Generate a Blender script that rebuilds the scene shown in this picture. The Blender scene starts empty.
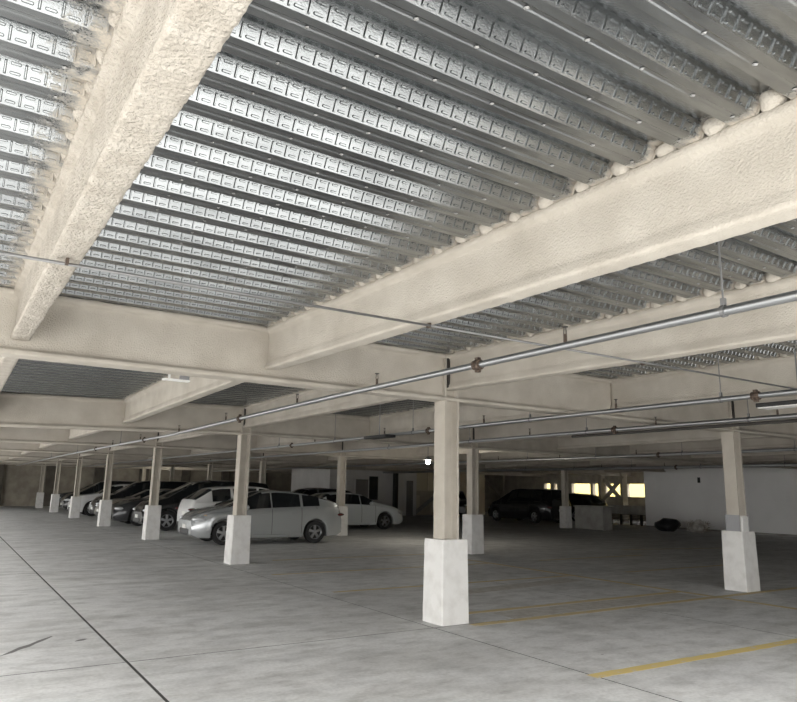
import bpy, math, random
from math import sin, cos, pi, radians, sqrt
from mathutils import Vector, Matrix, noise
random.seed(7)
S = bpy.context.scene
COL = S.collection

# ------------------------------------------------------------------ camera, sky, exposure
def set_camera():
    cd = bpy.data.cameras.new('camera'); co = bpy.data.objects.new('camera', cd); COL.objects.link(co)
    fw = Vector((0.53171528, 0.82323295, 0.19891296)); rt = Vector((0.83776381, -0.54570077, 0.01903868))
    up = Vector((-0.12422022, -0.15651892, 0.97983221))
    M = Matrix(((rt.x, up.x, -fw.x, 0), (rt.y, up.y, -fw.y, 0), (rt.z, up.z, -fw.z, 1.55), (0, 0, 0, 1)))
    co.matrix_world = M
    cd.sensor_fit = 'HORIZONTAL'; cd.sensor_width = 36.0; cd.lens = 36.0 * 685.81 / 797.0
    cd.clip_start = 0.05; cd.clip_end = 500
    S.camera = co
set_camera()
W = bpy.data.worlds.new('overcast_sky'); S.world = W; W.use_nodes = True
# overcast sky: brighter overhead than at the horizon (1 + 2 sin elevation) / 3
_nt = W.node_tree; _tc = _nt.nodes.new('ShaderNodeTexCoord'); _sp = _nt.nodes.new('ShaderNodeSeparateXYZ'); _nt.links.new(_tc.outputs['Generated'], _sp.inputs[0])
_mr = _nt.nodes.new('ShaderNodeMapRange'); _nt.links.new(_sp.outputs['Z'], _mr.inputs['Value']); _mr.inputs['To Min'].default_value = .55; _mr.inputs['To Max'].default_value = 1.65
_mx = _nt.nodes.new('ShaderNodeVectorMath'); _mx.operation = 'SCALE'; _mx.inputs[0].default_value = (1.0, 0.99, 0.97); _nt.links.new(_mr.outputs['Result'], _mx.inputs['Scale'])
_nt.links.new(_mx.outputs['Vector'], _nt.nodes['Background'].inputs[0])
W.node_tree.nodes['Background'].inputs[1].default_value = 1.0
S.view_settings.view_transform = 'Standard'; S.view_settings.look = 'None'
S.view_settings.gamma = 1.0; S.view_settings.use_curve_mapping = False
S.view_settings.exposure = 2.58
try:
    S.cycles.max_bounces = 12; S.cycles.diffuse_bounces = 8; S.cycles.glossy_bounces = 4
except Exception: pass

# ------------------------------------------------------------------ measures (metres; x to the right and away, y to the left and away)
X1, Y1, SA, SB = 5.297, 7.034, 7.2055, 6.292
ZD, SL = 3.275, 0.0167               # underside of the deck at the near girder; the near bays fall towards the camera
ZG, ZB = 2.675, 2.818                # undersides of girders and beams
XL, XR, YF, YB = -2.5, 36.0, .45, 54.3
P, RH = 0.267, 0.068                 # deck rib pitch and depth
def zslope(y): return min(0.0, (y - Y1) * SL)
def dip(x, y):                        # the bays beyond the near girder dip towards a low point on the left
    t = (y - Y1) / SA
    f = t if 0 < t <= 1 else 1-.6*(t-1) if 1 < t <= 2 else .4*(3-t) if 2 < t < 3 else 0.0
    return -f * (.02 + .026 * max(0.0, X1 - x))

# ------------------------------------------------------------------ helpers
class MB:
    def __init__(s): s.v = []; s.f = []; s.m = []
    def add(s, vs, fs, mi=0):
        o = len(s.v); s.v += [tuple(v) for v in vs]
        for f in fs: s.f.append(tuple(i + o for i in f)); s.m.append(mi)
        return s
    def box(s, x0, x1, y0, y1, z0, z1, mi=0):
        return s.add([(x0,y0,z0),(x1,y0,z0),(x1,y1,z0),(x0,y1,z0),(x0,y0,z1),(x1,y0,z1),(x1,y1,z1),(x0,y1,z1)],
                     [(3,2,1,0),(4,5,6,7),(0,1,5,4),(1,2,6,5),(2,3,7,6),(3,0,4,7)], mi)
    def bbox(s, x0, x1, y0, y1, z0, z1, b, mi=0):
        # box with chamfered edges all round (rings)
        def ring(z, i): return [(x0+i,y0+b,z),(x0+b,y0+i,z),(x1-b,y0+i,z),(x1-i,y0+b,z),(x1-i,y1-b,z),(x1-b,y1-i,z),(x0+b,y1-i,z),(x0+i,y1-b,z)]
        vs = ring(z0, b*.6) + ring(z0+b, 0) + ring(z1-b, 0) + ring(z1, b*.6)
        fs = [(7,6,5,4,3,2,1,0), tuple(range(24,32))]
        for r in range(3):
            for k in range(8): fs.append((r*8+k, r*8+(k+1)%8, r*8+8+(k+1)%8, r*8+8+k))
        return s.add(vs, fs, mi)
    def sides(s): s.m = [0 if k == 1 else 1 for k in range(len(s.f))]; return s
    def tube(s, a, b, r, n=10, mi=0, r2=None, cap=True):
        a = Vector(a); b = Vector(b); d = (b-a).normalized(); r2 = r if r2 is None else r2
        u = d.orthogonal().normalized(); w = d.cross(u)
        vs = [a+(u*cos(2*pi*k/n)+w*sin(2*pi*k/n))*r for k in range(n)] + [b+(u*cos(2*pi*k/n)+w*sin(2*pi*k/n))*r2 for k in range(n)]
        fs = [(k,(k+1)%n,n+(k+1)%n,n+k) for k in range(n)]
        if cap: fs += [tuple(range(n-1,-1,-1)), tuple(range(n,2*n))]
        return s.add(vs, fs, mi)
    def bar(s, a, b, w, h, mi=0):
        a = Vector(a); b = Vector(b); d = (b-a).normalized()
        u = d.cross(Vector((0,0,1)));  u = u.normalized() if u.length > 1e-4 else Vector((1,0,0)); v = u.cross(d)
        c = [(-1,-1),(1,-1),(1,1),(-1,1)]
        vs = [p+u*(q[0]*w/2)+v*(q[1]*h/2) for p in (a,b) for q in c]
        return s.add(vs, [(3,2,1,0),(4,5,6,7),(0,1,5,4),(1,2,6,5),(2,3,7,6),(3,0,4,7)], mi)
    def ell(s, c, r, nu=12, nv=8, mi=0, jit=0, fr=3.0):
        vs = []; fs = []
        for j in range(nv+1):
            t = pi*j/nv
            for i in range(nu):
                a = 2*pi*i/nu; n = Vector((sin(t)*cos(a), sin(t)*sin(a), cos(t)))
                q = Vector((n.x*r[0], n.y*r[1], n.z*r[2]))
                if jit: q *= 1 + jit*noise.noise((Vector(c)+q)*fr)
                vs.append(Vector(c)+q)
        for j in range(nv):
            for i in range(nu): fs.append((j*nu+i, (j+1)*nu+i, (j+1)*nu+(i+1)%nu, j*nu+(i+1)%nu))
        return s.add(vs, fs, mi)
    def lathe(s, prof, c=(0,0,0), axis='z', n=24, mi=0):
        vs = []; fs = []; m = len(prof)
        for i in range(n):
            a = 2*pi*i/n
            for (r,h) in prof:
                if axis == 'z': q = (r*cos(a), r*sin(a), h)
                elif axis == 'y': q = (r*cos(a), h, r*sin(a))
                else: q = (h, r*cos(a), r*sin(a))
                vs.append((q[0]+c[0], q[1]+c[1], q[2]+c[2]))
        for i in range(n):
            for k in range(m-1): fs.append((i*m+k, ((i+1)%n)*m+k, ((i+1)%n)*m+k+1, i*m+k+1))
        return s.add(vs, fs, mi)
    def mesh(s, name, mats, smooth=False):
        me = bpy.data.meshes.new(name); me.from_pydata(s.v, [], s.f)
        if not isinstance(mats, (list, tuple)): mats = [mats]
        for m in mats: me.materials.append(m)
        if len(mats) > 1: me.polygons.foreach_set('material_index', s.m)
        if smooth: me.polygons.foreach_set('use_smooth', [True]*len(me.polygons))
        me.update(); return me
    def build(s, name, mats, parent=None, smooth=False):
        return link(name, s.mesh(name, mats, smooth), parent)
def link(name, me, parent=None, loc=None, rot=None):
    o = bpy.data.objects.new(name, me); COL.objects.link(o); o.parent = parent
    if loc: o.location = loc
    if rot: o.rotation_euler = rot
    return o
def empty(name, loc=(0,0,0), rz=0):
    o = bpy.data.objects.new(name, None); COL.objects.link(o); o.location = loc; o.rotation_euler = (0,0,rz); o.empty_display_size = .1
    return o
def tag(o, label, cat, group=None):
    o['label'] = label; o['category'] = cat
    if group: o['group'] = group
    return o
def struct(o): o['kind'] = 'structure'; return o
def autosmooth(me, ang=40):
    me.polygons.foreach_set('use_smooth', [True]*len(me.polygons))
    try: me.set_sharp_from_angle(angle=radians(ang))
    except Exception: pass
    return me

# ------------------------------------------------------------------ materials
def nodes(name):
    m = bpy.data.materials.new(name); m.use_nodes = True; nt = m.node_tree; b = nt.nodes['Principled BSDF']; return m, nt, b
def N(nt, t, **k):
    n = nt.nodes.new(t)
    for a, v in k.items(): setattr(n, a, v)
    return n
def simple(name, col, rough=.5, metal=0, coat=0, emit=None, es=0, spec=None):
    m, nt, b = nodes(name); b.inputs['Base Color'].default_value = (*col, 1); b.inputs['Roughness'].default_value = rough
    b.inputs['Metallic'].default_value = metal
    if coat: b.inputs['Coat Weight'].default_value = coat; b.inputs['Coat Roughness'].default_value = .06
    if emit: b.inputs['Emission Color'].default_value = (*emit, 1); b.inputs['Emission Strength'].default_value = es
    if spec is not None: b.inputs['Specular IOR Level'].default_value = spec
    return m
def noisy(name, c1, c2, scale=4, rough=.8, bump=.3, bscale=40, bdist=.01, metal=0, coord='Object', detail=4, r0=.35, r1=.65, rvar=0):
    m, nt, b = nodes(name); tc = N(nt, 'ShaderNodeTexCoord'); out = tc.outputs[coord]
    n1 = N(nt, 'ShaderNodeTexNoise'); n1.inputs['Scale'].default_value = scale; n1.inputs['Detail'].default_value = detail; nt.links.new(out, n1.inputs['Vector'])
    r = N(nt, 'ShaderNodeValToRGB'); r.color_ramp.elements[0].color = (*c1,1); r.color_ramp.elements[1].color = (*c2,1)
    r.color_ramp.elements[0].position = r0; r.color_ramp.elements[1].position = r1
    nt.links.new(n1.outputs['Fac'], r.inputs['Fac']); nt.links.new(r.outputs['Color'], b.inputs['Base Color'])
    b.inputs['Roughness'].default_value = rough; b.inputs['Metallic'].default_value = metal
    if bump:
        n2 = N(nt, 'ShaderNodeTexNoise'); n2.inputs['Scale'].default_value = bscale; n2.inputs['Detail'].default_value = 5; nt.links.new(out, n2.inputs['Vector'])
        bp = N(nt, 'ShaderNodeBump'); bp.inputs['Strength'].default_value = bump; bp.inputs['Distance'].default_value = bdist
        nt.links.new(n2.outputs['Fac'], bp.inputs['Height']); nt.links.new(bp.outputs['Normal'], b.inputs['Normal'])
    return m
CREAM = noisy('sprayed_fireproofing', (.45,.41,.352), (.555,.515,.452), scale=3, rough=.95, bump=.8, bscale=75, bdist=.012, r0=.3, r1=.7)
CREAMR = noisy('coarse_sprayed_fireproofing', (.46,.415,.355), (.58,.535,.47), scale=8, rough=.97, bump=1.0, bscale=55, bdist=.03, r0=.3, r1=.7)
CREAMF = noisy('sprayed_fireproofing_smooth', (.45,.41,.355), (.55,.51,.45), scale=2, rough=.95, bump=.6, bscale=30, bdist=.01, r0=.3, r1=.7)
PLINTH = noisy('painted_concrete_plinth', (.60,.585,.56), (.72,.71,.69), scale=5, rough=.85, bump=.35, bscale=35, r0=.28, r1=.55)
STEEL = simple('galvanised_pipe', (.40,.41,.42), .42, 1)
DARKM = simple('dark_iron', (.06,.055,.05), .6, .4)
RUST = noisy('rusty_coupling', (.045,.03,.022), (.10,.07,.05), 30, .7, .2)
GREYM = simple('grey_rod', (.25,.25,.25), .5, .7)
WHITE = simple('white_enamel', (.8,.8,.78), .4)
BLOCKW = noisy('grey_block_wall', (.32,.285,.235), (.44,.40,.33), 2, .9, .4, 25)
PALEW = noisy('pale_painted_wall', (.64,.63,.62), (.72,.71,.70), 1.2, .8, .1, 30)
WHITEW = noisy('white_painted_wall', (.80,.79,.785), (.86,.85,.845), .8, .7, .1, 30)
BEIGEW = noisy('beige_wall', (.45,.40,.32), (.52,.47,.38), 1.5, .85, .1, 30)
CONC = noisy('grey_concrete', (.26,.25,.23), (.36,.35,.33), 2.5, .9, .3, 30)
OUTG = noisy('outdoor_pavement', (.36,.35,.33), (.44,.43,.41), .5, .9, 0)
TIRE = simple('tyre_rubber', (.018,.018,.018), .75)
RIM = simple('alloy_rim', (.62,.63,.65), .3, 1)
GLASS = simple('dark_car_glass', (.012,.014,.016), .08, 0, .5)
BLACKT = simple('black_trim', (.02,.02,.02), .55)
HEADL = simple('headlamp_lens', (.75,.76,.78), .12, .3, .6)
AMBER = simple('amber_lens', (.75,.42,.16), .2, 0, .5)
TAILL = simple('tail_lamp_lens', (.10,.015,.015), .2, 0, .6)
PLATE = simple('number_plate', (.75,.75,.72), .5)
BULB = simple('lit_bulb', (1,1,1), .5, emit=(1,.95,.82), es=16)

def deck_material():
    m, nt, b = nodes('galvanised_deck'); tc = N(nt, 'ShaderNodeTexCoord'); g = N(nt, 'ShaderNodeNewGeometry')
    n1 = N(nt, 'ShaderNodeTexNoise'); n1.inputs['Scale'].default_value = 6; n1.inputs['Detail'].default_value = 5
    mp = N(nt, 'ShaderNodeMapping'); mp.inputs['Scale'].default_value = (.5, 2.5, 2.5)
    nt.links.new(g.outputs['Position'], mp.inputs['Vector']); nt.links.new(mp.outputs['Vector'], n1.inputs['Vector'])
    r = N(nt, 'ShaderNodeValToRGB'); r.color_ramp.elements[0].color = (.24,.25,.255,1); r.color_ramp.elements[1].color = (.36,.375,.38,1)
    r.color_ramp.elements[0].position = .3; r.color_ramp.elements[1].position = .7
    nt.links.new(n1.outputs['Fac'], r.inputs['Fac'])
    # overspray of the fireproofing: 'spray' is a per-vertex weight painted near the beams, broken up by noise
    at = N(nt, 'ShaderNodeAttribute', attribute_name='spray')
    n2 = N(nt, 'ShaderNodeTexNoise'); n2.inputs['Scale'].default_value = 14; n2.inputs['Detail'].default_value = 6; nt.links.new(g.outputs['Position'], n2.inputs['Vector'])
    n3 = N(nt, 'ShaderNodeTexNoise'); n3.inputs['Scale'].default_value = 120; n3.inputs['Detail'].default_value = 3; nt.links.new(g.outputs['Position'], n3.inputs['Vector'])
    s1 = N(nt, 'ShaderNodeMath', operation='MULTIPLY_ADD'); nt.links.new(n2.outputs['Fac'], s1.inputs[0]); s1.inputs[1].default_value = .7; nt.links.new(at.outputs['Fac'], s1.inputs[2])
    s2 = N(nt, 'ShaderNodeMath', operation='MULTIPLY_ADD'); nt.links.new(n3.outputs['Fac'], s2.inputs[0]); s2.inputs[1].default_value = .5; nt.links.new(s1.outputs[0], s2.inputs[2])
    mr = N(nt, 'ShaderNodeMapRange'); mr.inputs['From Min'].default_value = .88; mr.inputs['From Max'].default_value = 1.12; nt.links.new(s2.outputs[0], mr.inputs['Value'])
    mx = N(nt, 'ShaderNodeMix', data_type='RGBA'); nt.links.new(mr.outputs['Result'], mx.inputs['Factor']); nt.links.new(r.outputs['Color'], mx.inputs['A']); mx.inputs['B'].default_value = (.50,.455,.39,1)
    nt.links.new(mx.outputs['Result'], b.inputs['Base Color'])
    iv = N(nt, 'ShaderNodeMath', operation='MULTIPLY_ADD'); nt.links.new(mr.outputs['Result'], iv.inputs[0]); iv.inputs[1].default_value = -1; iv.inputs[2].default_value = 1
    nt.links.new(iv.outputs[0], b.inputs['Metallic'])
    ro = N(nt, 'ShaderNodeMath', operation='MULTIPLY_ADD'); nt.links.new(mr.outputs['Result'], ro.inputs[0]); ro.inputs[1].default_value = .6; ro.inputs[2].default_value = .26
    nt.links.new(ro.outputs[0], b.inputs['Roughness'])
    bp = N(nt, 'ShaderNodeBump'); bp.inputs['Strength'].default_value = .25; bp.inputs['Distance'].default_value = .003; nt.links.new(n3.outputs['Fac'], bp.inputs['Height']); nt.links.new(bp.outputs['Normal'], b.inputs['Normal'])
    return m
DECK = deck_material()
WELD = simple('weld_spot', (.36,.36,.35), .6, .5)

def floor_material():
    m, nt, b = nodes('worn_concrete_floor'); g = N(nt, 'ShaderNodeNewGeometry')
    def nz(scale, detail=5, st=(1,1,1), rough=.55):
        mp = N(nt, 'ShaderNodeMapping'); mp.inputs['Scale'].default_value = st; nt.links.new(g.outputs['Position'], mp.inputs['Vector'])
        n = N(nt, 'ShaderNodeTexNoise'); n.inputs['Scale'].default_value = scale; n.inputs['Detail'].default_value = detail; n.inputs['Roughness'].default_value = rough
        nt.links.new(mp.outputs['Vector'], n.inputs['Vector']); return n.outputs['Fac']
    def ramp(f, a, c, p0, p1):
        r = N(nt, 'ShaderNodeValToRGB'); r.color_ramp.elements[0].color = (*a,1); r.color_ramp.elements[1].color = (*c,1)
        r.color_ramp.elements[0].position = p0; r.color_ramp.elements[1].position = p1; nt.links.new(f, r.inputs['Fac']); return r.outputs['Color']
    def mul(a, c, fac=1):
        x = N(nt, 'ShaderNodeMix', data_type='RGBA', blend_type='MULTIPLY'); x.inputs['Factor'].default_value = fac; nt.links.new(a, x.inputs['A']); nt.links.new(c, x.inputs['B']); return x.outputs['Result']
    base = ramp(nz(.45, 6), (.60,.60,.595), (.71,.71,.70), .3, .7)
    base = mul(base, ramp(nz(.9, 7, (.45,1.5,1), .65), (.84,.835,.825), (1,1,1), .38, .54))
    base = mul(base, ramp(nz(2.6, 6, (.8,1.2,1)), (.80,.80,.80), (1,1,1), .34, .55))
    base = mul(base, ramp(nz(5, 8, (.75,1.2,1), .68), (.74,.73,.72), (1,1,1), .34, .52), .8)
    # scattered small dark oil spots
    base = mul(base, ramp(nz(5.2, 2), (.45,.44,.43), (1,1,1), .215, .25))
    base = mul(base, ramp(nz(30, 4), (.9,.9,.9), (1.04,1.04,1.04), .35, .65))
    nt.links.new(base, b.inputs['Base Color'])
    b.inputs['Roughness'].default_value = .62; b.inputs['Specular IOR Level'].default_value = .35
    bp = N(nt, 'ShaderNodeBump'); bp.inputs['Strength'].default_value = .2; bp.inputs['Distance'].default_value = .004; nt.links.new(nz(45, 5), bp.inputs['Height']); nt.links.new(bp.outputs['Normal'], b.inputs['Normal'])
    return m
FLOOR = floor_material()
JOINT = simple('dark_joint', (.05,.048,.045), .9)
def paint_material(name, col, keep):
    # worn road paint: patches of bare concrete show through
    m, nt, b = nodes(name); g = N(nt, 'ShaderNodeNewGeometry')
    n = N(nt, 'ShaderNodeTexNoise'); n.inputs['Scale'].default_value = 7; n.inputs['Detail'].default_value = 6; n.inputs['Roughness'].default_value = .7; nt.links.new(g.outputs['Position'], n.inputs['Vector'])
    r = N(nt, 'ShaderNodeValToRGB'); r.color_ramp.elements[0].color = (*col,1); r.color_ramp.elements[1].color = (.50,.48,.45,1)
    r.color_ramp.elements[0].position = keep; r.color_ramp.elements[1].position = keep+.14; nt.links.new(n.outputs['Fac'], r.inputs['Fac']); nt.links.new(r.outputs['Color'], b.inputs['Base Color'])
    b.inputs['Roughness'].default_value = .7; return m
YELLOW = paint_material('yellow_road_paint', (.62,.48,.18), .55)
YELLOWW = paint_material('worn_yellow_road_paint', (.54,.43,.23), .54)
DIRT = paint_material('brown_floor_grime', (.40,.375,.335), .42)
STAIN = simple('tar_stain', (.15,.145,.14), .8)

# ------------------------------------------------------------------ floor
floor = struct(MB().box(-8.6, XR+.4, -7.6, YB+.3, -.30, -.006).build('floor', JOINT))
xs = [-8.6, -5.2, -1.8, 1.572, 4.95] + [4.95+3.375*k for k in range(1, 10)] + [XR+.4]
ys = [-7.6, -.40] + [6.80+SA*k for k in range(0, 7)] + [YB+.3]
G = .011
for i in range(len(xs)-1):
    for j in range(len(ys)-1):
        MB().bbox(xs[i]+(G if i == 3 else .005), xs[i+1]-(G if i == 2 else .005), ys[j]+.005, ys[j+1]-.005, -.10, 0, .003).sides().build('slab', [FLOOR, JOINT], floor)
def line(x0, y0, x1, y1, w, m):
    a = Vector((x0,y0,0)); b = Vector((x1,y1,0)); d = (b-a).normalized(); n = Vector((-d.y,d.x,0)); L = (b-a).length
    mb = MB(); k = max(2, int(L/.15)); rnd = random.Random(x0*7+y0)
    l = []; r = []
    for q in range(k+1):
        t = q/k; l.append(a+(b-a)*t+n*(w/2+rnd.uniform(-.008,.008))); r.append(a+(b-a)*t-n*(w/2+rnd.uniform(-.008,.008)))
    for q in range(k):
        z0, z1 = -.002, .002
        vs = [(*v.xy, z) for z in (z0,z1) for v in (r[q], r[q+1], l[q+1], l[q])]
        mb.add(vs, [(4,5,6,7),(0,1,5,4),(2,3,7,6)])
    return mb.build('painted_line', m, floor)
line(4.90, 4.42, 10.4, 4.30, .125, YELLOW)
line(5.45, 6.72, 13.2, 6.76, .13, YELLOWW)
line(5.75, 7.38, 10.4, 7.40, .13, YELLOWW)
line(6.2, 7.02, 10.2, 7.10, .46, DIRT)
line(7.0, 8.9, 10.0, 9.3, .40, DIRT)
line(5.2, 9.78, 10.3, 9.75, .10, YELLOWW)
line(5.2, 12.15, 10.3, 12.15, .10, YELLOWW)
line(6.2, 14.5, 10.3, 14.5, .10, YELLOWW)
line(10.4, 4.9, 10.4, 14.6, .13, YELLOWW)
line(11.9, 9.7, 15.6, 9.7, .10, YELLOWW)
line(11.9, 12.2, 15.6, 12.2, .10, YELLOWW)
line(16.5, 13.6, 21.5, 12.6, .10, YELLOWW)
def stain(pts):
    mb = MB(); n = len(pts); mb.add([(x,y,.0015) for x,y in pts]+[(x,y,-.002) for x,y in pts], [tuple(range(n))]+[(k,(k+1)%n,n+(k+1)%n,n+k) for k in range(n)])
    return mb.build('stain', STAIN, floor)
stain([(.62,7.55),(.72,7.72),(.80,7.86),(.90,7.96),(1.00,8.12),(1.13,8.27),(1.14,8.25),(1.05,8.10),(.96,7.97),(.90,7.86),(.80,7.76),(.74,7.66)])
stain([(1.30,7.90),(1.34,7.96),(1.40,7.99),(1.43,7.97),(1.38,7.91)])

# ground outside the open sides
struct(MB().box(-90, 120, -90, 140, -.6, -.305).build('ground', OUTG))

# ------------------------------------------------------------------ ceiling: slab, ribbed steel deck, beams, girders
mb = MB(); zt = ZD + RH + .012
yy = [YF, Y1, YB+.3]
vs = []
for y in yy:
    z = zt + zslope(y); vs += [(XL, y, z), (XR+.4, y, z), (XR+.4, y, z+.16), (XL, y, z+.16)]
fs = [(0,1,2,3), (11,10,9,8)]
for k in (0,4): fs += [(k,k+4,k+5,k+1),(k+1,k+5,k+6,k+2),(k+2,k+6,k+7,k+3),(k+3,k+7,k+4,k)]
mb.add(vs, fs)
ceiling = struct(mb.build('ceiling', CONC))
struct(MB().box(7.5, XR+.4, -16, .40, 3.0, 3.4).build('ceiling_rear_blocker', CONC))  # unseen slab added to hold back light from behind the camera
struct(MB().box(7.5, XR+.4, -16.2, -16, -.3, 3.4).build('wall_rear_blocker', BLOCKW))  # unseen wall added with the slab to close off rear light
struct(MB().box(XR+.1, XR+.4, -16, 5, -.3, 3.4).build('wall_right_rear', BLOCKW))
struct(MB().box(-8.6, XR+.4, -16, -7.6, -.30, 0).build('floor_rear_bay', FLOOR))

BW, TW, WB = .108, .089, .035      # bottom flange, top flange, web run (sum = P)
def rib_profile():
    # y, z going away from the camera; starts at near edge of the bottom flange
    return [(0,0),(.040,0),(.047,.003),(.061,.003),(.068,0),(BW,0),(BW+WB,RH),(BW+WB+TW,RH),(P,0)]
def rib_mesh(L, emboss, spray0, spray1):
    pr = rib_profile(); mb = MB(); nx = 24 if emboss else 1
    xsn = [L*k/nx for k in range(nx+1)]
    vs = [(x,y,z) for x in xsn for (y,z) in pr]; m = len(pr)
    fs = [(i*m+k+1, i*m+k, (i+1)*m+k, (i+1)*m+k+1) for i in range(nx) for k in range(m-1)]
    mb.add(vs, fs)
    if emboss:
        # frame on the web that faces the camera: from (P,0) up to (BW+WB+TW, RH)
        o = Vector((0, P, 0)); up = Vector((0, -WB, RH)); H = up.length; up.normalize(); n = Vector((0, -RH, -WB)).normalized(); ex = Vector((1,0,0))
        def at(u, v, h): return o + ex*u + up*v + n*h
        c = .0762; k = int(L/c); off = (L-k*c)/2
        def pill(u, v, hl, hw, h):
            out = []; inn = []
            for q in range(10):
                a = 2*pi*q/10; cx = (hl-hw) if cos(a) > 0 else -(hl-hw)
                out.append(at(u+cx+hw*cos(a), v+hw*sin(a), -.0005)); inn.append(at(u+cx+hw*.55*cos(a), v+hw*.55*sin(a), h))
            mb.add(out+inn, [(q,(q+1)%10,10+(q+1)%10,10+q) for q in range(10)]+[tuple(range(10,20))])
        for q in range(k+1):
            u = off+q*c
            if 0.01 < u < L-.01:
                w, h = .0055, .008
                mb.add([at(u-w,.006,-.0005),at(u+w,.006,-.0005),at(u+w,H-.012,-.0005),at(u-w,H-.012,-.0005),at(u-w*.35,.012,h),at(u+w*.35,.012,h),at(u+w*.35,H-.018,h),at(u-w*.35,H-.018,h)],
                       [(4,5,6,7),(0,1,5,4),(1,2,6,5),(2,3,7,6),(3,0,4,7)])
            if q < k:
                pill(u+c/2, .018, .021, .0068, .0078); pill(u+c/2, H-.020, .021, .0068, .0078)
        # weld spots along the bottom flange
        for q in range(int(L/.305)):
            u = .17+q*.305+random.uniform(-.03,.03); w = random.uniform(.007,.013)
            mb.add([(u-w,.055,-.0001),(u,.046,-.0001),(u+w,.055,-.0001),(u+w*.3,.070,-.0001),(u-w*.8,.067,-.0001),(u,.057,-.006)], [(0,5,1),(1,5,2),(2,5,3),(3,5,4),(4,5,0)], 1)
    me = mb.mesh('deck_rib', [DECK, WELD])
    if emboss:
        a = me.attributes.new('spray', 'FLOAT', 'POINT'); vals = []
        for v in me.vertices:
            x = v.co.x; d0 = x - .10; d1 = L - .10 - x
            vals.append(max(0, 1-d0/spray0)*.5 + max(0, 1-d1/spray1)*.5)
        a.data.foreach_set('value', vals)
    return me
BX = [X1 - 2.44*k for k in range(2, 0, -1)] + [X1 + 3.146*k for k in range(0, 10)]     # beam lines
iB = BX.index(X1)
x_m2, x_m1, x_0, x_1 = BX[iB-2], BX[iB-1], X1, BX[iB+1]
KR0 = -4; YR0 = 2.13 - P + P/2 - .005       # rib phase, from the bright webs at the top of the photograph
def rib_y(k): return YR0 + P*k - P
def near_ribs(x0, x1, k0, k1, me):
    for k in range(k0, k1):
        y = rib_y(k); o = link('deck_rib', me, ceiling, (x0, y, ZD + zslope(y) + dip(x0, y)), (math.atan(SL) if y < Y1 else 0, -math.atan((dip(x1,y)-dip(x0,y))/(x1-x0)), 0))
kg0 = 20   # first rib past the near girder
while rib_y(kg0) < Y1: kg0 += 1
m244 = rib_mesh(2.44, True, .16, .09); m315 = rib_mesh(3.146, True, .30, .10)
LB = x_m2-XL-.1
near_ribs(XL+.1, x_m2, -4, kg0, rib_mesh(LB, True, .12, .27))
MB().box(XL, XL+.1, YF, YB, ZB, ZD+RH).build('fascia', CREAMF, ceiling)
near_ribs(x_m2, x_m1, -4, kg0, m244)
near_ribs(x_m1, x_0, -4, kg0, m244)
near_ribs(x_0, x_1, -4, kg0, m315)
near_ribs(x_m2, x_m1, kg0, kg0+27, m244)
near_ribs(x_m1, x_0, kg0, kg0+27, m244)
near_ribs(x_0, x_1, kg0, kg0+27, m315)
# everything else of the deck, beyond counting range, as one ribbed sheet
mb = MB(); pr = [(0,0),(BW,0),(BW+WB,RH),(BW+WB+TW,RH),(P,0)]
def far_ribs(x0, x1, k0, k1):
    for k in range(k0, k1):
        y = rib_y(k)
        if y > YB: break
        vs = [(x, y+dy, ZD+zslope(y+dy)+dz+dip(x,y+dy)) for x in (x0,x1) for (dy,dz) in pr]; m = len(pr)
        mb.add(vs, [(q+1, q, m+q, m+q+1) for q in range(m-1)])
far_ribs(x_1, XR, -4, kg0+27)
far_ribs(XL+.1, x_m2, kg0, kg0+27); far_ribs(XL, X1, kg0+27, 400); far_ribs(X1, XR, kg0+27, 400)
o = mb.build('deck_sheet', DECK, ceiling); o['kind'] = 'stuff'

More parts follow.
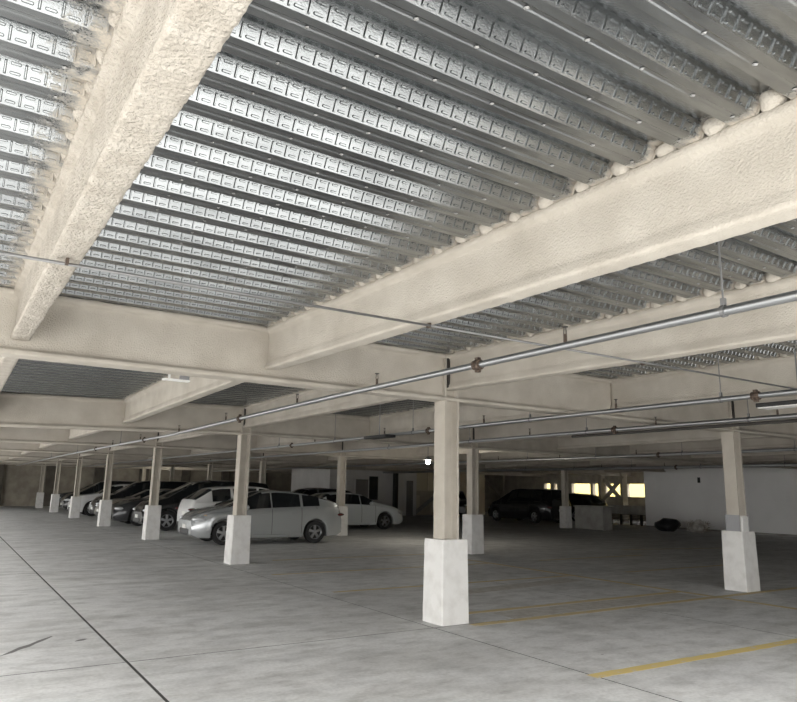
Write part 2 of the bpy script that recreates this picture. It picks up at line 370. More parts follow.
# beams: sprayed I-sections
def iprofile(hf, tf, hw, D, ht):
    r = [(hf-.014,0),(hf-.003,.006),(hf,.016),(hf,tf),(hf-.008,tf+.012),(hw+.02,tf+.024),(hw+.004,tf+.045)]
    for k in range(1, 8): r.append((hw, tf+.045+(D-tf-.15)*k/8))
    r += [(hw+.004, D-.085),(hw+.010,D-.062),(ht-.010,D-.052),(ht,D-.040),(ht,D-.008),(ht-.01,D)]
    return [(-x,z) for (x,z) in reversed(r)] + [(x,z) for (x,z) in r]    # open at the top (against the deck); goes over the bottom
def extrude(prof, L, n, amp=0, axis='y', seed=0, plugs=None):
    mb = MB(); 
    pr = []
    # finer points across the wide flats
    for a, b in zip(prof, prof[1:]):
        d = math.hypot(b[0]-a[0], b[1]-a[1]); k = max(1, int(d/.022)) if amp else 1
        for q in range(k): pr.append((a[0]+(b[0]-a[0])*q/k, a[1]+(b[1]-a[1])*q/k))
    pr.append(prof[-1]); m = len(pr)
    for i in range(n+1):
        t = L*i/n
        for (x,z) in pr:
            v = Vector((x,t,z))
            if amp:
                q = v + Vector((seed*3.1, seed, 0))
                f = noise.noise(q*9)*.5 + noise.noise(q*28)*.65 + noise.noise(q*60)*.45
                r = Vector((x, 0, (z-.2)*.6)); r = r.normalized() if r.length > 1e-5 else Vector((0,0,-1))
                if abs(z) < .03: r = (r+Vector((0,0,-1))).normalized()
                g = noise.noise(q*1.7)
                v += r*(amp*f + amp*.5*g)
            mb.v.append((v.x,v.y,v.z) if axis == 'y' else (v.y,v.x,v.z))
    for i in range(n):
        for k in range(m-1):
            f = (i*m+k, i*m+k+1, (i+1)*m+k+1, (i+1)*m+k)
            mb.f.append(f if axis == 'x' else f[::-1]); mb.m.append(0)
    mb.f.append(tuple(range(m))); mb.m.append(0); mb.f.append(tuple(range(n*m, n*m+m))[::-1]); mb.m.append(0)
    if plugs:
        for (y, z, xs_) in plugs:
            for x in xs_:
                s = random.uniform(.85, 1.15)
                mb.ell((x*.80, y, z-.002), (.047*s, .060, .046*s), 14, 10, 0, .4, 15)
    return mb
DB = ZD - ZB
BP = iprofile(.078, .028, .052, DB, .098)
gy = [YF] + [Y1 + SA*j for j in range(0, 7)]
def plug_list(y0, y1):
    r = []; k = -40
    while rib_y(k) < y1:
        c = rib_y(k)+BW+WB+TW/2
        if y0+.05 < c < y1-.05: r.append((c-y0, DB+.035, (-.098, .098)))
        k += 1
    return r
far_beam = {}
for bi, x in enumerate(BX):
    for j in range(len(gy)-1):
        y0, y1 = gy[j]+.055, gy[j+1]-.055; L = y1-y0
        near = (x_m2-.1 < x < x_1+.1) and j in (0, 1)
        rot = (math.atan(SL),0,0) if j < 1 else (0,0,0)
        if near:
            amp = (.011 if bi == iB-2 else .005) if (j == 0 and x < X1-.1) else .004
            n = 330 if j == 0 and x < X1-.1 else 120
            mbm = extrude(BP, L, n, amp, 'y', bi, plug_list(y0, y1)); me = mbm.mesh('beam', CREAMR if bi == iB-2 else CREAM, True)
        else:
            key = 'b%d' % (j == 0)
            if key not in far_beam: far_beam[key] = extrude(BP, L, 1).mesh('beam', CREAMF)
            me = far_beam[key]
        d0, d1 = dip(x, y0), dip(x, y1)
        link('beam', me, ceiling, (x, y0, ZB + zslope(y0) + d0), (rot[0] + math.atan((d1-d0)/L), 0, 0))
    # end bay to the back wall
    far_beam.setdefault('e', extrude(BP, YB-gy[-1]-.06, 1).mesh('beam', CREAMF)); link('beam', far_beam['e'], ceiling, (x, gy[-1]+.055, ZB))
DG = ZD - ZG
GP = iprofile(.118, .036, .055, DG, .118)
far_g = extrude(GP, XR-XL, 1, 0, 'x').mesh('girder', CREAMF)
for j, y in enumerate(gy):
    if j == 0: continue
    if j in (1, 2):
        me = extrude(GP, XR-XL, 700 if j == 1 else 300, .0045, 'x', 50+j).mesh('girder', CREAM, True)
    elif j in (3,): me = extrude(GP, XR-XL, 120, 0, 'x').mesh('girder', CREAMF)
    else: me = far_g
    if j in (2, 3):
        for v in me.vertices: v.co.z += dip(XL + v.co.x, y)
    link('girder', me, ceiling, (XL, y, ZG + zslope(y)))

# ------------------------------------------------------------------ columns
HPX, HPY, HPL = .196, .193, .973
def h_section(z0, z1):
    hx, hy, tf, hw = .112, .112, .030, .028
    o = [(-hx,-hy),(-hx+tf,-hy),(-hx+tf+.012,-hw-.02),(-hx+tf+.03,-hw),(hx-tf-.03,-hw),(hx-tf-.012,-hw-.02),(hx-tf,-hy),(hx,-hy)]
    o = o + [(x,-y) for (x,y) in reversed(o)]
    return o
def shaft_mesh(z0, z1, amp=.004, n=60):
    o = h_section(0,0); pr = []
    for a, b in zip(o, o[1:]+o[:1]):
        d = math.hypot(b[0]-a[0], b[1]-a[1]); k = max(1, int(d/.05))
        for q in range(k): pr.append((a[0]+(b[0]-a[0])*q/k, a[1]+(b[1]-a[1])*q/k))
    mb = MB(); m = len(pr)
    for i in range(n+1):
        z = z0+(z1-z0)*i/n
        for (x,y) in pr:
            q = Vector((x,y,z)); f = 1+ (noise.noise(q*12)*.6+noise.noise(q*35)*.6)*amp/.1
            mb.v.append((x*f, y*f, z))
    for i in range(n):
        for k in range(m): mb.f.append((i*m+k, i*m+(k+1)%m, (i+1)*m+(k+1)%m, (i+1)*m+k)); mb.m.append(0)
    mb.f.append(tuple(range(m))[::-1]); mb.m.append(0); mb.f.append(tuple(range(n*m,n*m+m))); mb.m.append(0)
    return mb.mesh('shaft', CREAM)
SH = shaft_mesh(HPL-.01, ZD-.01)
def plinth_mesh(hx=HPX, hy=HPY, h=HPL):
    mb = MB(); n = 14; b = .014; pr = [(-hx+b,-hy),(hx-b,-hy),(hx,-hy+b),(hx,hy-b),(hx-b,hy),(-hx+b,hy),(-hx,hy-b),(-hx,-hy+b)]
    for i in range(n+1):
        z = h*i/n; s = (1.06-.06*i/n) if i < n else .985
        for (x,y) in pr:
            q = Vector((x,y,z)); f = s*(1+noise.noise(q*8)*.012); mb.v.append((x*f,y*f,z))
    for i in range(n):
        for k in range(8): mb.f.append((i*8+k, i*8+(k+1)%8, (i+1)*8+(k+1)%8, (i+1)*8+k)); mb.m.append(0)
    mb.f.append(tuple(range(8))[::-1]); mb.m.append(0); mb.f.append(tuple(range(n*8,n*8+8))); mb.m.append(0)
    return mb.mesh('plinth', PLINTH)
PM = plinth_mesh()
def column(x, y, label):
    t = tag(empty('column', (x,y,0)), label, 'column', 'steel columns on white plinths')
    link('plinth', PM, t); link('shaft', SH, t)
    o = MB().box(-.085,-.05,-.140,-.10,2.84,3.22).build('shadow_gap_strip', DARKM, t); o['label'] = 'dark strip standing in for the shadow gap'  # dark strip put in for the shadow gap between girder and beam end
    return t
r1 = ['nearest cream steel column on a tall white concrete plinth, right of centre',
      'cream column on a white plinth standing in front of the silver hatchback',
      'cream column on a plinth between the black van and the dark sedan nose',
      'fourth column of the near row, beside the gold sedan nose',
      'fifth column of the near row, in front of the white estate car',
      'sixth column of the near row, in front of the black box van',
      'seventh and smallest column of the near row, far left']
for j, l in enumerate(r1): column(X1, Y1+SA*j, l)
r2 = ['cream column with a grey collar on its white plinth, far right of the photo',
      'shaded column close behind the nearest column, its plinth half hidden',
      'shaded column between the tail of the silver hatchback and the white sedan',
      'dim column rising behind the windscreen of the silver hatchback',
      'dim column rising above the white hatchback with its tail to the aisle',
      'dim distant column above the black van roof', 'dimmest distant column of the second row, above the dark sedan roof']
for j, l in enumerate(r2):
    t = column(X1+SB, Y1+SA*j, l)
    if j == 0:
        mb = MB(); h = .13
        for sx in (-1,1): mb.box(sx*.135-.012, sx*.135+.012, -.125, .125, HPL-.01, HPL+.27)
        mb.box(-.13, .13, .115, .135, HPL-.01, HPL+.27)
        o = mb.build('collar', simple('grey_primer', (.30,.30,.31), .6), t); o['label'] = 'grey steel collar'
        o = MB().bbox(-.10, .10, -.150, -.06, HPL-.01, HPL+.26, .02).build('grout_block', PLINTH, t); o['label'] = 'pale grout block'
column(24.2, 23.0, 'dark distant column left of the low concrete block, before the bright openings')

# ------------------------------------------------------------------ walls
def wall(name, x0, x1, y0, y1, z0, z1, m): return struct(MB().box(x0,x1,y0,y1,z0,z1).build(name, m))
PILAST = noisy('dark_pilaster', (.11,.10,.085), (.17,.15,.125), 2, .9, .3, 25)
wb = wall('wall_back', XL, XR+.3, YB, YB+.25, -.05, ZD+.05, BLOCKW)
for k in range(14):
    x = -6.4+3.146*k
    MB().box(x-.3, x+.3, YB-.4, YB+.02, -.02, ZD).build('pilaster', PILAST, wb)
wall('wall_left', XL-.2, XL, 48.0, YB, -.05, ZD+.05, BLOCKW)
# right wall with openings to the bright outside
mb = MB(); ops = [(35.6,36.2),(34.95,35.25),(31.95,33.6),(31.05,31.75),(29.35,30.75),(26.9,29.0),(23.2,26.2)]
zo0, zo1 = 1.42, 2.22
mb.box(XR, XR+.3, 5.0, YB, -.05, zo0); mb.box(XR, XR+.3, 5.0, YB, zo1, ZD+.05)
e = sorted(ops); last = 5.0
for (a,b) in e: mb.box(XR, XR+.3, last, a, zo0, zo1); last = b
mb.box(XR, XR+.3, last, YB, zo0, zo1)
struct(mb.build('wall_right', BLOCKW))
# white painted room
wroom = struct(MB().box(29.4, XR, 6.0, 22.6, -.05, ZD+.05).build('wall_white_room', WHITEW))
MB().box(29.36, 29.42, 19.5, 19.62, 2.15, 2.40).build('wall_light', BLACKT, wroom)
wall('baseboard_white_room', 29.385, 29.4, 6.0, 22.6, 0, .08, CONC)
# pale service core with doors
core = struct(MB().box(19.0, 25.2, 36.6, 42, -.05, ZD+.05).build('wall_service_core', PALEW))
DOORM = simple('grey_door', (.20,.19,.185), .5); DARKG = simple('dark_pane', (.02,.02,.022), .2)
def door(n, x, w, pane=False):
    d = struct(MB().bbox(x, x+w, 36.53, 36.61, 0, 2.15, .01).build('door_%d' % n, DOORM))
    MB().box(x-.06, x, 36.55, 36.62, 0, 2.22).box(x+w, x+w+.06, 36.55, 36.62, 0, 2.22).box(x-.06, x+w+.06, 36.55, 36.62, 2.15, 2.22).build('door_frame', PALEW, d)
    MB().tube((x+w-.08,36.5,1.0),(x+w-.08,36.53,1.0),.02).bar((x+w-.18,36.49,1.0),(x+w-.06,36.49,1.0),.02,.02).build('door_handle', STEEL, d)
    if pane: MB().box(x+.12, x+w-.12, 36.52, 36.54, .9, 2.0).build('pane', DARKG, d)
door(1, 20.75, .85); door(2, 24.4, .5)
w1 = struct(MB().box(21.75, 22.25, 36.56, 36.62, 1.0, 2.3).build('window_1', DARKG))
MB().box(21.70, 21.75, 36.54, 36.63, .95, 2.35).box(22.25, 22.30, 36.54, 36.63, .95, 2.35).box(21.75, 22.25, 36.54, 36.63, 2.3, 2.35).box(21.75, 22.25, 36.54, 36.63, .95, 1.0).build('window_frame', BLACKT, w1)
o = tag(MB().box(23.4, 23.62, 36.3, 36.58, 0, ZD).build('downpipe', BLACKT), 'tall dark boxed riser between the doors of the pale far wall', 'riser')
bw = struct(MB().box(25.2, 31.5, 37.4, 42, -.05, ZD+.05).build('wall_beige_bay', BEIGEW))
PANEL = simple('cream_panel', (.62,.57,.46), .6)
for k in range(3):
    MB().bbox(25.45+1.2*k, 26.55+1.2*k, 37.34, 37.42, 1.55, 2.75, .015).build('panel', PANEL, bw)
MB().bar((25.4,37.3,0),(27.6,37.3,1.5),.1,.22).build('stair_stringer', CONC, bw)
for k in range(2): MB().bbox(25.4+1.5*k, 26.0+1.5*k, 37.36, 37.42, .15, 1.25, .01).build('panel', PANEL, bw)

struct(MB().box(50, 56, 10, 60, -.3, 7).build('wall_neighbour', simple('pale_yellow_render', (.60,.48,.17), .9)))
# cross brace before the openings
t = tag(empty('cross_brace', (33.6, 27.9, 0)), 'dark steel cross brace in front of the bright wall openings', 'brace')
MB().bar((0,1.2,.9),(0,-.6,2.62),.16,.2).build('diagonal', BLOCKW, t); MB().bar((.2,-.6,.9),(.2,1.2,2.62),.16,.2).build('diagonal', BLOCKW, t)
MB().box(-.12,.32,.98,1.2,0,ZB-.03).build('post', BLOCKW, t); MB().box(-.12,.32,-.62,-.45,0,ZB-.03).build('post', BLOCKW, t)
t = tag(empty('diagonal_brace', (35.4, 41.5, 0)), 'sloping dark brace against the far wall above the large black van', 'brace')
MB().bar((0,1.4,3.1),(0,-1.4,.9),.2,.22).build('strut', BLOCKW, t); MB().box(-.1,.1,-1.7,-1.4,0,3.1).build('post', BLOCKW, t)
t = tag(empty('concrete_block', (24.75, 21.65, 0)), 'low square grey concrete block beside the distant dark column', 'block')
MB().bbox(-.3,.3,-.62,1.05,0,.97,.03).build('body', CONC, t); MB().bbox(-.34,.34,-.66,1.09,.965,1.03,.02).build('cap', CONC, t)
t = tag(empty('guard_barrier', (30.0, 23.9, 0)), 'low grey rail over a dark mesh screen beside the white room', 'barrier')
MB().bbox(-.06,.06,-1.25,1.5,.55,1.0,.02).build('rail', CONC, t)
for k in range(5): MB().box(-.04,.04,-1.2+.64*k-.04,-1.2+.64*k+.04,0,.56).build('post', DARKM, t)
mb = MB()
for k in range(34): mb.tube((0,-1.2+.08*k,.02),(0,-1.2+.08*k+.0,.55),.012,5)
for k in range(7): mb.tube((0,-1.22,.05+.08*k),(0,1.46,.05+.08*k),.012,5)
o = mb.build('mesh_screen', DARKM, t); o['kind'] = 'stuff'
# heap against the white wall
o = tag(MB().ell((27.0,19.68,.27),(.42,.53,.31),18,12,0,.35,3).build('rubbish_bag', simple('black_bag',(.012,.012,.013),.45), None, True), 'black lumpy rubbish bag lying before the white room wall', 'bag')
t = tag(empty('brush_pile', (27.6, 18.55, 0)), 'pale tangled pile of brush next to the black bag', 'brush pile')
TWIG = noisy('dry_twig', (.16,.13,.10), (.42,.36,.29), 9, .9, 0); CLOTHP = noisy('pale_cloth', (.3,.28,.26), (.6,.58,.55), 4, .9, .2)
MB().ell((0,0,.24),(.36,.38,.27),16,10,0,.5,4).build('cloth', CLOTHP, t, True)
mb = MB(); rr = random.Random(3)
for k in range(220):
    a = Vector((rr.uniform(-.35,.35), rr.uniform(-.38,.38), rr.uniform(.02,.4))); d = Vector((rr.uniform(-1,1), rr.uniform(-1,.4), rr.uniform(-.1,.9))).normalized()*rr.uniform(.15,.3)
    b_ = a+d; b_.z = max(.02, min(b_.z, .62)); mb.tube(a, b_, .009, 4, 0, .004, False)
o = mb.build('twigs', TWIG, t); o['kind'] = 'stuff'

# ------------------------------------------------------------------ sprinkler pipes
def pipe_line(x, z, y0, y1, r, label, rods, heads, coups, nm='sprinkler_pipe'):
    t = tag(empty(nm, (x, 0, z)), label, 'pipe', 'ceiling sprinkler pipes')
    ks = [y0] + [q for q in (Y1, Y1+SA, Y1+2*SA, Y1+3*SA) if y0 < q < y1] + [y1]; mb = MB()
    for a, b in zip(ks, ks[1:]): mb.tube((0,a,dip(x,a)),(0,b,dip(x,b)),r,16,0,None,False)
    mb.build('pipe', STEEL, t, True)
    for y in rods:
        zt_ = ZD + zslope(y) - z + .05; dz = Vector((0,0,dip(x,y)))
        h = MB().tube((0,y,r+.03),(0,y,zt_),.006,6).build('hanger_rod', GREYM, t)
        mb = MB().lathe([(r+.001,-.012),(r+.008,-.012),(r+.008,.012),(r+.001,.012)], (0,y,0), 'y', 16)
        mb.box(-.014,.014,y-.012,y+.012,r,r+.05).build('hanger_ring', GREYM, h); h.location = dz
    for y in heads:
        h = MB().tube((0,y,r-.01),(0,y,r+.06),.014,8).build('sprinkler_head', RUST, t)
        MB().bar((-.014,y,r+.06),(-.008,y,r+.115),.006,.006).bar((.014,y,r+.06),(.008,y,r+.115),.006,.006).tube((0,y,r+.112),(0,y,r+.118),.024,10).build('deflector', DARKM, h); h.location.z = dip(x,y)
    for y in coups:
        h = MB().lathe([(r,-.045),(r+.016,-.04),(r+.018,-.012),(r+.010,-.008),(r+.010,.008),(r+.018,.012),(r+.016,.04),(r,.045)], (0,y,0), 'y', 16).build('coupling', RUST, t)
        MB().box(-.018,.018,y-.02,y+.02,-r-.036,r+.036).build('bolt_lug', RUST, h); h.location.z = dip(x,y)
    return t
pipe_line(3.72, 2.618, -1.0, 50.0, .0285, 'nearest bright steel sprinkler pipe running in front of the near columns', [2.24, 19.0, 26, 33], [3.49, 6.17, 8.17, 10.9, 13.6, 16.8, 20], [4.5, 10.25, 16.4, 22.5])
pipe_line(7.2, 2.618, 0.5, 50.0, .030, 'second steel sprinkler pipe, between the two rows of columns', [4.45, 7.5, 10.6, 13.7, 16.8, 20], [5.91, 8.56, 11.6, 14.7], [4.05, 10.1, 16])
pipe_line(9.2, 2.60, 1.0, 50.0, .032, 'third sprinkler pipe with a dark tube below, crossing before the collared column', [5.3, 8.2, 11.4, 14.6], [4.9, 6.8, 9.6], [7.6])
o = tag(MB().tube((9.27,1.0,2.545),(9.27,8.6,2.545),.024,8).build('conduit', DARKM), 'dark tube running just under the third sprinkler pipe', 'conduit')  # plain dark tube laid along the dark band under the third pipe
pipe_line(15.6, 2.60, 3.0, 48.0, .036, 'thin distant sprinkler pipe high over the far aisle', [8,10.8,13.6,16.4,19.2,22], [9.4,12.2,15,17.8], [11.5])
pipe_line(22.7, 2.60, 5.0, 48.0, .055, 'farthest sprinkler pipe, above the white room and bright openings', [12,15,18,21,24], [13.5,16.5,19.5], [16])
# conduit strung under the near beams
t = tag(empty('cross_conduit', (0, 4.02, 2.742)), 'thin grey conduit crossing under the near beams at right angles', 'conduit')
MB().tube((-.05,.05,.002),(2.86,-.02,0),.0095,8).tube((2.86,-.02,0),(8.6,-.08,.0),.0095,8).build('tube', GREYM, t, True)
for x in (x_m2, x_m1, X1, x_1): MB().box(x-.008,x+.008,-.025,.02,-.012,.02).build('clip', RUST, t)

# ------------------------------------------------------------------ light fittings
t = tag(empty('strip_light', (1.93, 7.36, 2.652)), 'small white strip light hung under the near girder', 'light fitting')
MB().bbox(-.13,.15,-.04,.04,-.008,.010,.004).build('housing', WHITE, t); MB().box(-.075,-.055,-.012,.012,.01,.085).build('stem', WHITE, t)
MB().box(.05,.14,-.03,.03,.012,.06).build('junction_box', simple('grey_box',(.28,.28,.29),.5), t)
t = tag(empty('flat_light', (8.0, 4.15, 2.60)), 'dark flat light fitting beside the second pipe at the right edge', 'light fitting')
MB().bbox(-.12,.12,-.62,.30,-.02,.03,.01).build('housing', BLACKT, t); MB().box(-.11,.11,-.6,.28,-.03,-.018).build('diffuser', WHITE, t); MB().tube((0,-.15,.03),(0,-.15,.62),.01,6).build('stem', GREYM, t)
t = tag(empty('flat_light', (6.9, 11.3, 2.50)), 'dark flat light fitting hanging left of the nearest column', 'light fitting')
MB().bbox(-.12,.12,-.4,.4,.02,.07,.01).build('housing', BLACKT, t); MB().tube((0,0,.07),(0,0,.72),.01,6).build('stem', GREYM, t)
def bulb(x, y, z, label, pw):
    t = tag(empty('pendant_lamp', (x,y,z)), label, 'lamp', 'lit pendant lamps')
    MB().ell((0,0,0),(.07,.07,.08),14,10).build('bulb', BULB, t, True)
    MB().lathe([(.03,.16),(.05,.14),(.14,.06),(.15,.05),(.13,.05),(.05,.12)], (0,0,0), 'z', 16).build('shade', GREYM, t)
    MB().tube((0,0,.14),(0,0,ZD-z),.012,6).build('stem', GREYM, t)
    ld = bpy.data.lights.new('lamp_light', 'POINT'); ld.energy = pw; ld.color = (1,.93,.8); ld.shadow_soft_size = .1
    lo = bpy.data.objects.new('lamp_light', ld); COL.objects.link(lo); lo.parent = t; lo.location = (0,0,-.14)
bulb(12.68, 17.8, 2.45, 'lit white pendant lamp glowing left of the nearest column', 10)
bulb(12.8, 47.9, 2.55, 'lit pendant lamp glowing above the black van on the left', 14)

# ------------------------------------------------------------------ cars
def interp(c, x):
    if x <= c[0][0]: return c[0][1]
    for (a,b),(c2,d) in zip(c, c[1:]):
        if x <= c2:
            t = (x-a)/(c2-a) if c2 > a else 0; return b+(d-b)*t
    return c[-1][1]
def smoothc(c, x, w=.06): return (interp(c,x-w)+2*interp(c,x)+interp(c,x+w))/4
def wheel_meshes():
    t = MB().lathe([(.20,-.085),(.285,-.105),(.315,-.095),(.325,-.06),(.325,.06),(.315,.095),(.285,.105),(.20,.085)], (0,0,0), 'y', 28)
    tm = t.mesh('tire', TIRE); autosmooth(tm)
    r = MB().lathe([(.225,-.09),(.222,.085),(.205,.088),(.195,.075),(.195,.0)], (0,0,0), 'y', 28); r.lathe([(0.0,.078),(.045,.078),(.055,.06),(.055,.0)], (0,0,0), 'y', 16)
    for k in range(5):
        a = 2*pi*k/5+.3; d = Vector((cos(a),0,sin(a))); n = Vector((-sin(a),0,cos(a)))
        p0, p1 = d*.04, d*.205
        vs = []
        for (pp, w) in ((p0,.034),(p1,.046)):
            for (s,h) in ((-1,.03),(1,.03),(.8,.075),(-.8,.075)): vs.append(pp+n*(s*w)+Vector((0,h,0)))
        r.add(vs, [(0,1,2,3),(7,6,5,4),(0,4,5,1),(1,5,6,2),(2,6,7,3),(3,7,4,0)])
    rm = r.mesh('rim', RIM)
    b = MB().lathe([(0,.012),(.2,.012)], (0,0,0), 'y', 20).mesh('brake_disc', BLACKT)
    return tm, rm, b
TM, RM, BM = wheel_meshes()
TYPES = {
 'hatch': dict(L=4.46, W=1.745, R=.315, fa=1.37, ra=-1.33,
   top=[(-2.23,.70),(-2.21,1.06),(-2.12,1.14),(-1.7,1.26),(-1.1,1.40),(-.5,1.475),(-.1,1.49),(.25,1.455),(1.28,1.02),(1.7,.93),(2.0,.83),(2.15,.74),(2.23,.62)],
   belt=[(-2.23,.68),(-2.15,1.0),(-1.6,1.04),(-.5,.985),(.5,.94),(1.25,.905),(1.75,.84),(2.1,.70),(2.23,.56)],
   wind=(.30,1.24), rear=(-2.05,-1.15), side=[(-1.45,-.92),(-.86,-.02),(.04,.92)]),
 'suv': dict(L=4.60, W=1.84, R=.35, fa=1.40, ra=-1.32,
   top=[(-2.30,.75),(-2.28,1.04),(-2.18,1.13),(-1.62,1.50),(-1.3,1.55),(-.4,1.60),(.1,1.585),(.4,1.53),(1.15,1.10),(1.9,1.00),(2.15,.86),(2.30,.62)],
   belt=[(-2.30,.72),(-2.2,1.02),(-1.2,1.05),(0,1.02),(1.1,.99),(1.9,.88),(2.2,.74),(2.30,.58)],
   wind=(.42,1.12), rear=(-2.16,-1.62), side=[(-1.62,-1.02),(-.94,-.1),(-.02,.80)]),
 'van': dict(L=4.9, W=1.92, R=.345, fa=1.62, ra=-1.42,
   top=[(-2.45,.8),(-2.42,1.25),(-2.2,1.72),(-1.5,1.78),(0,1.79),(.55,1.72),(1.6,1.13),(2.15,.98),(2.36,.80),(2.45,.60)],
   belt=[(-2.45,.78),(-2.3,1.12),(0,1.06),(1.5,1.0),(2.1,.86),(2.45,.56)],
   wind=(.62,1.55), rear=(-2.40,-2.18), side=[(-2.1,-1.1),(-1.02,-.1),(-.02,1.1)]),
 'sedan': dict(L=4.75, W=1.82, R=.325, fa=1.45, ra=-1.36,
   top=[(-2.37,.72),(-2.34,1.02),(-2.1,1.09),(-1.68,1.10),(-.95,1.39),(-.4,1.435),(.1,1.42),(.45,1.37),(1.15,1.02),(1.75,.94),(2.15,.80),(2.3,.68),(2.375,.55)],
   belt=[(-2.37,.70),(-2.3,.95),(-1.6,.98),(0,.95),(1.1,.92),(1.8,.84),(2.2,.70),(2.375,.50)],
   wind=(.46,1.10), rear=(-1.62,-.98), side=[(-1.15,-.50),(-.44,.30),(.36,.86)]),
}
def car(typ, name, label, paint, x, y, rz, handles=True, head=HEADL, detail=True):
    T = TYPES[typ]; L, Wd, R = T['L'], T['W'], T['R']; hl = L/2
    root = tag(empty(name, (x,y,0), rz), label, 'car', 'parked cars')
    n = 110; sx = [-hl + L*k/n for k in range(n+1)]
    def hw(xx):
        t = abs(xx)/hl; return Wd/2*(1-.16*max(0,(t-.72)/.28)**2.2 - .02*max(0,(t-.4)/.6))
    def sec(xx):
        w = hw(xx); zt_ = smoothc(T['top'],xx); be = min(smoothc(T['belt'],xx), zt_-.03)
        e = max(0,(abs(xx)-hl+.25)/.25); zb = .19+.10*e*e
        for c in (T['fa'],T['ra']):
            d = abs(xx-c); Ra = R+.055
            if d < Ra: zb = max(zb, R+sqrt(Ra*Ra-d*d)*.98)
        zb = min(zb, be-.12); h = zt_-be; ins = min(.24, .46*h)
        s = max(0,min(1,(h-.12)/.25))
        g1 = be+.06*h; g2 = be+(.80+.06*s)*h
        return [(0,zb),(w-.10,zb),(w-.025,zb+.015),(w-.004,zb+(be-zb)*.25),(w,zb+(be-zb)*.55),(w-.012,zb+(be-zb)*.82),(w-.045,be),
                (w-.06-ins*.06,g1),(w-.06-ins*.88,g2),(w-.085-ins*1.02,be+.95*h),((w-.085-ins)*.55,zt_-.006*(1+s)),(0,zt_)]
    secs = [sec(a) for a in sx]; m = len(secs[0])
    parts = {}
    def put(key, i, k, sgn, off=0):
        d = parts.setdefault(key, ({}, [], []))
        ids = []
        for (ii,kk) in ((i,k),(i+1,k),(i+1,k+1),(i,k+1)):
            q = (ii,kk,sgn if kk not in (0,m-1) else 0)
            if q not in d[0]:
                d[0][q] = len(d[1]); p = secs[ii][kk]; d[1].append((sx[ii], sgn*p[0], p[1]))
            ids.append(d[0][q])
        d[2].append(tuple(ids) if sgn > 0 else tuple(ids[::-1]))
    for i in range(n):
        xm = (sx[i]+sx[i+1])/2
        for k in range(m-1):
            for sgn in (1,-1):
                key = 'body'
                if k == 7:
                    for q,(a,b) in enumerate(T['side']):
                        if a < xm < b: key = 'side_window_%d_%d' % (q, sgn)
                if k in (8,9,10):
                    if T['wind'][0] < xm < T['wind'][1]: key = 'windshield'
                    elif T['rear'][0] < xm < T['rear'][1]: key = 'rear_window'
                put(key, i, k, sgn)
    body = None
    for key,(_,vs,fs) in parts.items():
        mbp = MB(); mbp.v = vs; mbp.f = fs; mbp.m = [0]*len(fs)
        if key == 'body':
            for ii,sg in ((0,1),(n,-1)):
                ring = [(sx[ii], p[0], p[1]) for p in secs[ii]] + [(sx[ii], -p[0], p[1]) for p in reversed(secs[ii][1:-1])]
                mbp.add(ring, [tuple(range(len(ring)))[::sg]])
        nm = 'side_window' if key.startswith('side') else key
        me = mbp.mesh(nm, paint if key == 'body' else GLASS); autosmooth(me, 35)
        o = link(nm, me, root)
        if key == 'body': body = o
    # side trim: seams, handles
    def ring_pt(xx, k, s, out): p = sec(xx)[k]; return (xx, s*(p[0]+out), p[1])
    for s in (1,-1):
        if detail:
            for xx in (T['side'][0][0]+.10, T['side'][1][0]-.02, T['side'][2][0]-.02, T['side'][2][1]+.12):
                mb = MB(); vs = []
                ok = min(abs(xx-T['fa']),abs(xx-T['ra'])) > R+.02
                k0 = 2 if ok else 5
                for k in range(k0,7):
                    vs += [ring_pt(xx-.007,k,s,.0015), ring_pt(xx+.007,k,s,.0015)]
                mb.add(vs, [(2*q,2*q+1,2*q+3,2*q+2) for q in range(len(vs)//2-1)]); mb.build('door_seam', BLACKT, root)
            if handles:
                for xx in (T['side'][1][0]+.08, T['side'][2][0]+.10):
                    p = sec(xx)[5]; MB().bbox(xx,xx+.2,s*(p[0]+.012)-.014,s*(p[0]+.012)+.014,p[1]-.018,p[1]+.018,.006).build('door_handle', paint, root)
        MB().bbox(T['ra']+R+.10, T['fa']-R-.10, s*(Wd/2-.028)-.03, s*(Wd/2-.028)+.03, .185, .275, .015).build('rocker_panel', paint, root)
        xx = T['side'][2][1]-.12; p = sec(xx)[7]
        MB().ell((xx,s*(p[0]+.12),p[1]+.06),(.07,.11,.075),12,8).build('mirror', paint, root, True)
        # wheels
        for c in (T['fa'],T['ra']):
            w = link('wheel', TM, root, (c, s*(Wd/2-.125), R), (0,0,0 if s > 0 else pi)); w.scale = (R/.325,)*3
            link('rim', RM, w); link('brake_disc', BM, w)
        # lamps
        xh = hl-.22; zh = (sec(xh)[6][1]); wv = sec(xh)[5][0]
        o = MB().ell((xh-.03, s*(wv-.10), zh-.055),(.24,.13,.075),14,8).build('headlight', head, root, True)
        if typ == 'hatch': MB().ell((xh-.18, s*(wv-.045), zh+.03),(.11,.06,.045),10,8).build('turn_signal', AMBER, root, True)
        xt = -hl+.10; pt = sec(xt)[5]
        MB().ell((xt+.06, s*(pt[0]-.055), pt[1]-.03),(.26,.085,.055),12,8).build('tail_light', TAILL, root, True)
    MB().bbox(hl-.06,hl+.012,-.46,.46,.27,.42,.02).build('grille', BLACKT, root)
    MB().bbox(hl-.02,hl+.022,-.17,.17,.42,.53,.005).build('number_plate', PLATE, root)
    MB().bbox(-hl-.018,-hl+.05,-.17,.17,.62,.74,.005).build('number_plate', PLATE, root)
    MB().bbox(-hl-.008,-hl+.2,-.7,.7,.28,.40,.02).build('bumper_trim', BLACKT, root)
    return root
def paint(name, col, metal=.5, rough=.3): return simple(name, col, rough, metal, .8)
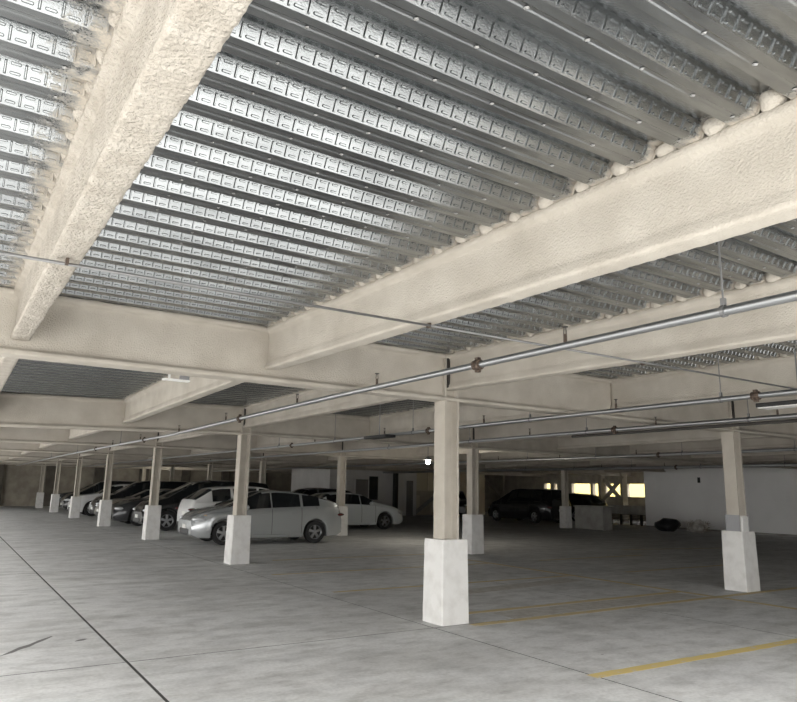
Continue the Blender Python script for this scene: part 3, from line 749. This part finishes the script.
SILVER = paint('silver_paint', (.60,.62,.63), .6, .24); WHITEP = paint('white_paint', (.78,.78,.77), 0, .35); BLACKP = paint('black_paint', (.012,.012,.013), 0, .25)
DKGREY = paint('dark_grey_paint', (.05,.052,.055), .4, .3); GOLD = paint('gold_paint', (.34,.31,.26), .5, .35); OFFW = paint('pearl_white_paint', (.62,.65,.66), .1, .35); DKBLUE = paint('near_black_paint', (.016,.017,.02), .1, .3)
NX = pi   # nose towards -x (the near aisle)
car('hatch', 'hatchback_car', 'silver hatchback parked nose to the aisle behind the second column', SILVER, 7.93, 19.45, NX-.03)
car('suv', 'crossover_car', 'white hatchback parked tail first, roof showing behind the silver hatchback', WHITEP, 9.05, 23.3, 0)
car('van', 'minivan', 'black van between the third column and the white hatchback', BLACKP, 8.35, 26.1, NX)
car('sedan', 'sedan_car', 'dark grey sedan with pale bumper left of the third column', DKGREY, 7.95, 29.2, NX, head=HEADL)
car('sedan', 'sedan_car', 'gold sedan with its nose beside the fourth column', GOLD, 8.0, 32.0, NX)
car('van', 'minivan', 'black minivan behind the gold sedan', BLACKP, 8.3, 34.8, NX)
car('suv', 'estate_car', 'white estate car nosing out between the fourth and fifth columns', WHITEP, 7.7, 38.2, NX)
car('van', 'box_van', 'black box van between the fifth and sixth columns', BLACKP, 8.0, 42.4, NX)
car('suv', 'estate_car', 'dark car with a shiny lamp between the sixth and seventh columns', DKGREY, 7.9, 46.4, NX)
car('sedan', 'sedan_car', 'white sedan facing right beyond the silver hatchback', OFFW, 13.65, 25.0, 0)
car('suv', 'estate_car', 'dark car seen over the roof of the silver hatchback', DKBLUE, 13.6, 28.0, NX)
car('sedan', 'sedan_car', 'dark sedan deep behind the white hatchback', DKBLUE, 13.6, 32.5, NX)
car('van', 'van', 'large black van in deep shade right of the nearest column', BLACKP, 26.9, 28.3, NX/2)
car('suv', 'estate_car', 'black car below the bright openings behind the concrete block', BLACKP, 31.0, 29.2, NX/2)
car('suv', 'estate_car', 'small dark car parked before the beige far wall', DKBLUE, 27.4, 35.6, NX+.9)
